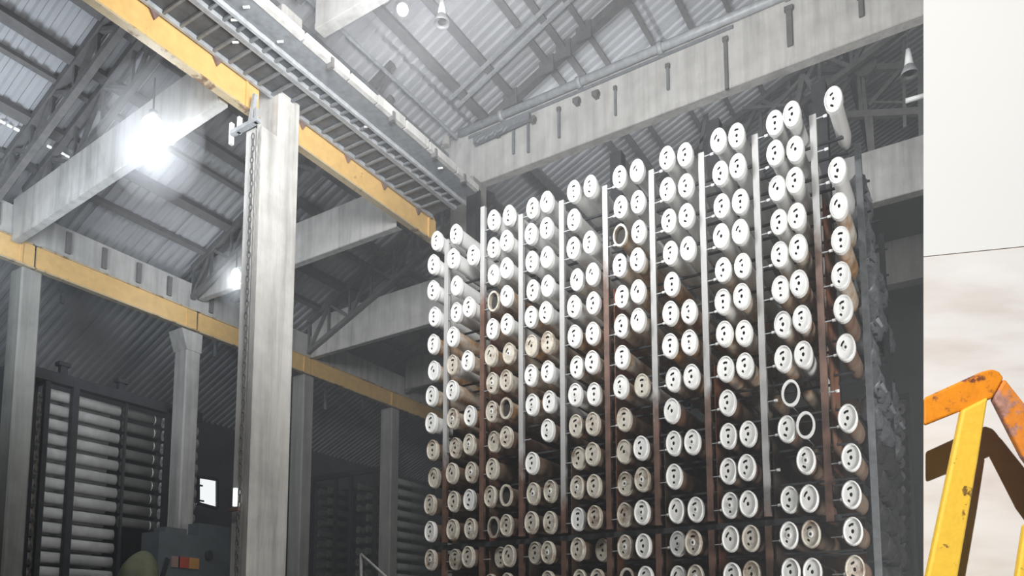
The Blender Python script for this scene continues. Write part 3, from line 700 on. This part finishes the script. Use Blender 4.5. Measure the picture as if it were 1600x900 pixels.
for xx, yy, wd in ((.17, -.02, .10), (.18, yat(105,700)-ya, .13), (-.22, -.05, .06), (-.62, -.05, .06), (-1.05, -.05, .08), (.14, yat(190,700)-ya-.02, .05), (.18, yat(254,700)-ya, .12)):
    MB().box((xx-wd/2, yy-wd/2, 0), (xx+wd/2, yy+wd/2, rows0[0]+.30)).build('post', M['frame_dark'], rk)
MB().box((.06, -.5, rows0[0]+.20), (.24, yat(305,700)-ya, rows0[0]+.42)).build('top_beam', M['frame_dark'], rk)
for px in (98, 190):
    yy = at(px, 590, 'X', XS+.15).y-ya
    MB().box((.08, yy-.07, rows0[0]+.42), (.2, yy+.07, rows0[0]+.62)).box((.05, yy-.12, rows0[0]+.60), (.23, yy+.12, rows0[0]+.68)).build('stub', M['frame_dark'], rk)
MB().box((-1.6, -.02, rows0[0]+.2), (.1, .06, rows0[0]+.36)).build('end_beam', M['frame_dark'], rk)
MB().box((-1.7, .3, 0), (-1.6, yat(305,700)-ya, rows0[0]+.2)).build('back_sheet', M['frame_dark'], rk)
# dim rack beyond the tall pillar
YD = 18.3
zD = [at(640, 757+16.3*k, 'X', XS).z for k in range(12)]
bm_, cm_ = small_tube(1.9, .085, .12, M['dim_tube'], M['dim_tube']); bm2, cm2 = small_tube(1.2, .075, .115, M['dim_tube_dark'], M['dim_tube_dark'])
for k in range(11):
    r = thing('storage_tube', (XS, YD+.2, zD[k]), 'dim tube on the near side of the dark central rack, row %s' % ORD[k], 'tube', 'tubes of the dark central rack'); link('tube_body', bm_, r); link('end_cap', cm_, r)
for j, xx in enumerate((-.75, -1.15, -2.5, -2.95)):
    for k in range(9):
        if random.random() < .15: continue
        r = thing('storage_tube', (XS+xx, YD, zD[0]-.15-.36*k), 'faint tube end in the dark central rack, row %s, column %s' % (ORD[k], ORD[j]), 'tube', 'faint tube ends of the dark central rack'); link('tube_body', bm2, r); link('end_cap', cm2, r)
rk = thing('storage_rack', (XS, YD, 0), 'dark central rack standing far back right of the tall pillar', 'rack')
for xx in (.16, -.45, -1.5, -2.2, -3.3): MB().box((xx-.05, -.06, 0), (xx+.05, .05, zD[0]+.35)).build('post', M['frame_dark'], rk)
MB().box((-3.4, -.05, zD[0]+.25), (.2, .06, zD[0]+.42)).build('top_beam', M['frame_dark'], rk)
MB().box((-3.4, 1.4, 0), (-.15, 1.5, zD[0]+.2)).build('back_sheet', M['frame_dark'], rk)
MB().box((.1, 2.2, 0), (.2, 2.3, zD[0]+.35)).build('post', M['frame_dark'], rk)
# far right dim rack
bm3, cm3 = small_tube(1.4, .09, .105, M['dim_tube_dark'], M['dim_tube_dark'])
rr_ = thing('storage_rack', (at(1405, 760, 'Y', 16.2).x, 16.2, 0), 'very dark rack at the right behind the white tube rack', 'rack')
for xx in (-.32, .22): MB().box((xx-.03, -.04, 0), (xx+.03, .04, at(1405,632,'Y',16.2).z+.2)).build('post', M['frame_dark'], rr_)
MB().box((-.34, -.03, at(1405,632,'Y',16.2).z+.1), (.25, .03, at(1405,632,'Y',16.2).z+.2)).build('top_beam', M['frame_dark'], rr_)
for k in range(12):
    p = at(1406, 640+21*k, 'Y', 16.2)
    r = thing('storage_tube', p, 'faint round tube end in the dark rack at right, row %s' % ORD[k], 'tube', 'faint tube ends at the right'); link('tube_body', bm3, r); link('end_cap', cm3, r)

# machine, sign lights, tarpaulin, handrail
mc = thing('machine_cabinet', at(300, 900, 'X', -14.2)*1.0, 'blue grey machine cabinet below the slim far pillar', 'machine')
mc.location.z = 0; LM = mc.location
ya, yb = at(248, 850, 'X', -14.2).y-LM.y, at(372, 850, 'X', -14.2).y-LM.y; zt = at(270, 832, 'X', -14.2).z
MB().box((-.6, ya, 0), (0, yb, zt)).build('cabinet_body', M['machine'], mc)
MB().box((-.5, ya+.2, zt), (-.1, ya+.7, zt+.12)).box((-.5, ya+1.0, zt), (-.15, yb-.1, zt+.3)).build('upper_housing', M['machine'], mc)
s0 = at(294, 880, 'X', -14.18)-LM
for dy, m_, w_ in ((-.30, 'pinkish', .10), (-.12, 'red_light', .13), (.13, 'orange_light', .13)):
    MB().box((.0, s0.y+dy-w_/1.1, s0.z-.11), (.04, s0.y+dy+w_/1.1, s0.z+.12)).build('sign_plate', M[m_], mc)
kn = at(327, 868, 'X', -14.15)-LM; MB().tube((0, kn.y, kn.z), (.08, kn.y, kn.z), .08, 12, zs=1.4).build('dial', M['frame_dark'], mc, True)
tp_ = thing('tarpaulin', at(216, 905, 'X', -13.6), 'olive folded tarpaulin hump in front of the background rack', 'tarpaulin')
bm = bmesh.new(); bmesh.ops.create_icosphere(bm, subdivisions=4, radius=.36)
for v in bm.verts:
    f_ = 1+.07*math.sin(9*v.co.y+3*v.co.x)+.05*math.sin(14*v.co.x+2*v.co.z); v.co = Vector((v.co.x*f_*1.1, v.co.y*f_*.95, v.co.z*f_*1.42))
    if v.co.z < -.4: v.co.z = -.4
me = bpy.data.meshes.new('cloth'); bm.to_mesh(me); bm.free(); me.materials.append(M['olive'])
for p in me.polygons: p.use_smooth = True
link('cloth', me, tp_)
MB().box((-.5, -.45, -tp_.location.z), (.35, .55, -.36)).build('pallet_stack', M['machine'], tp_)
MB().bar((.30, .20, -.3), (.26, .42, .42), .03, .1).build('strap', M['frame_dark'], tp_)
hr = thing('handrail', at(565, 905, 'Y', 7.5), 'thin bent metal handrail at the bottom edge left of the rack', 'handrail')
LH = hr.location.copy()
def hp(px, py): return at(px, py, 'Y', 7.5)-LH
MB().tube(hp(564,866), hp(566,1100), .02, 8).build('post', M['handrail'], hr, True)
MB().tube(hp(564,866), hp(604,902), .02, 8).build('rail', M['handrail'], hr, True)
MB().tube(hp(604,902), hp(606,1120), .02, 8).build('post', M['handrail'], hr, True)

# ---------------------------------------------------------------- white boards with the orange frame (near right)
DW = 3.0
def cp(px, py, d): return Vector((0,0,EYE)) + (V_R*(px-CX) + V_U*(CY-py) + V_F*F)*(d/F)
wr = thing('wall_near', cp(1520, 450, DW), 'pale board wall standing close at the right edge', kind='structure')
LW = wr.location.copy()
def slab(poly, d0, d1): 
    n = len(poly); a = [cp(x, y, d0)-LW for x, y in poly]; b_ = [cp(x, y, d1)-LW if x == 1443 else v + V_F*(d1-d0) for v, (x, y) in zip(a, poly)]
    return MB().add(a+b_, [tuple(range(n)), tuple(range(2*n-1, n-1, -1))]+[(i, (i+1)%n, n+(i+1)%n, n+i) for i in range(n)])
slab([(1443,-500),(1990,-500),(1990,345),(1443,400.5)], DW, DW+.04).build('upper_board', M['white_board'], wr)
slab([(1443,403),(1990,347.5),(1990,1480),(1443,1480)], DW, DW+.04).build('lower_board', M['marble'], wr)
slab([(1443,399),(1990,343),(1990,350),(1443,405)], DW+.004, DW+.03).build('board_joint', M['seam'], wr)
DF = DW-.30
fr = thing('metal_frame', cp(1545, 900, DF), 'worn orange and yellow square tube frame leaning before the pale boards', 'frame')
LF = fr.location.copy()
def fpoly(poly, name, m_, th=.034, d=DF, bev=.009):
    n = len(poly); a = [cp(x, y, d)-LF for x, y in poly]; b_ = [(cp(1443, y, d+th)-LF if x == 1443 else v + V_F*th) for v, (x, y) in zip(a, poly)]
    o_ = MB().add(a+b_, [tuple(range(n)), tuple(range(2*n-1, n-1, -1))]+[(i, (i+1)%n, n+(i+1)%n, n+i) for i in range(n)]).build(name, M[m_], fr)
    bv = o_.modifiers.new('bevel', 'BEVEL'); bv.width = bev; bv.segments = 3; bv.limit_method = 'ANGLE'
    return o_
fpoly([(1443,622),(1536,580),(1552,576),(1562,580),(1570,590),(1552,622),(1508,640),(1443,666)], 'top_rail', 'orange')
fpoly([(1571,591),(1640,678),(1720,790),(1700,850),(1600,714),(1553,622)], 'side_rail', 'orange_worn', .03, DF+.002)
fpoly([(1505,640),(1545,620),(1530,715),(1497,905),(1450,1120),(1400,1120),(1449,905)], 'front_leg', 'frame_yellow', .03, DF-.012)
fpoly([(1603,820),(1640,800),(1640,900),(1610,1120),(1560,1120),(1590,905)], 'rear_leg', 'frame_yellow', .03, DF-.002)
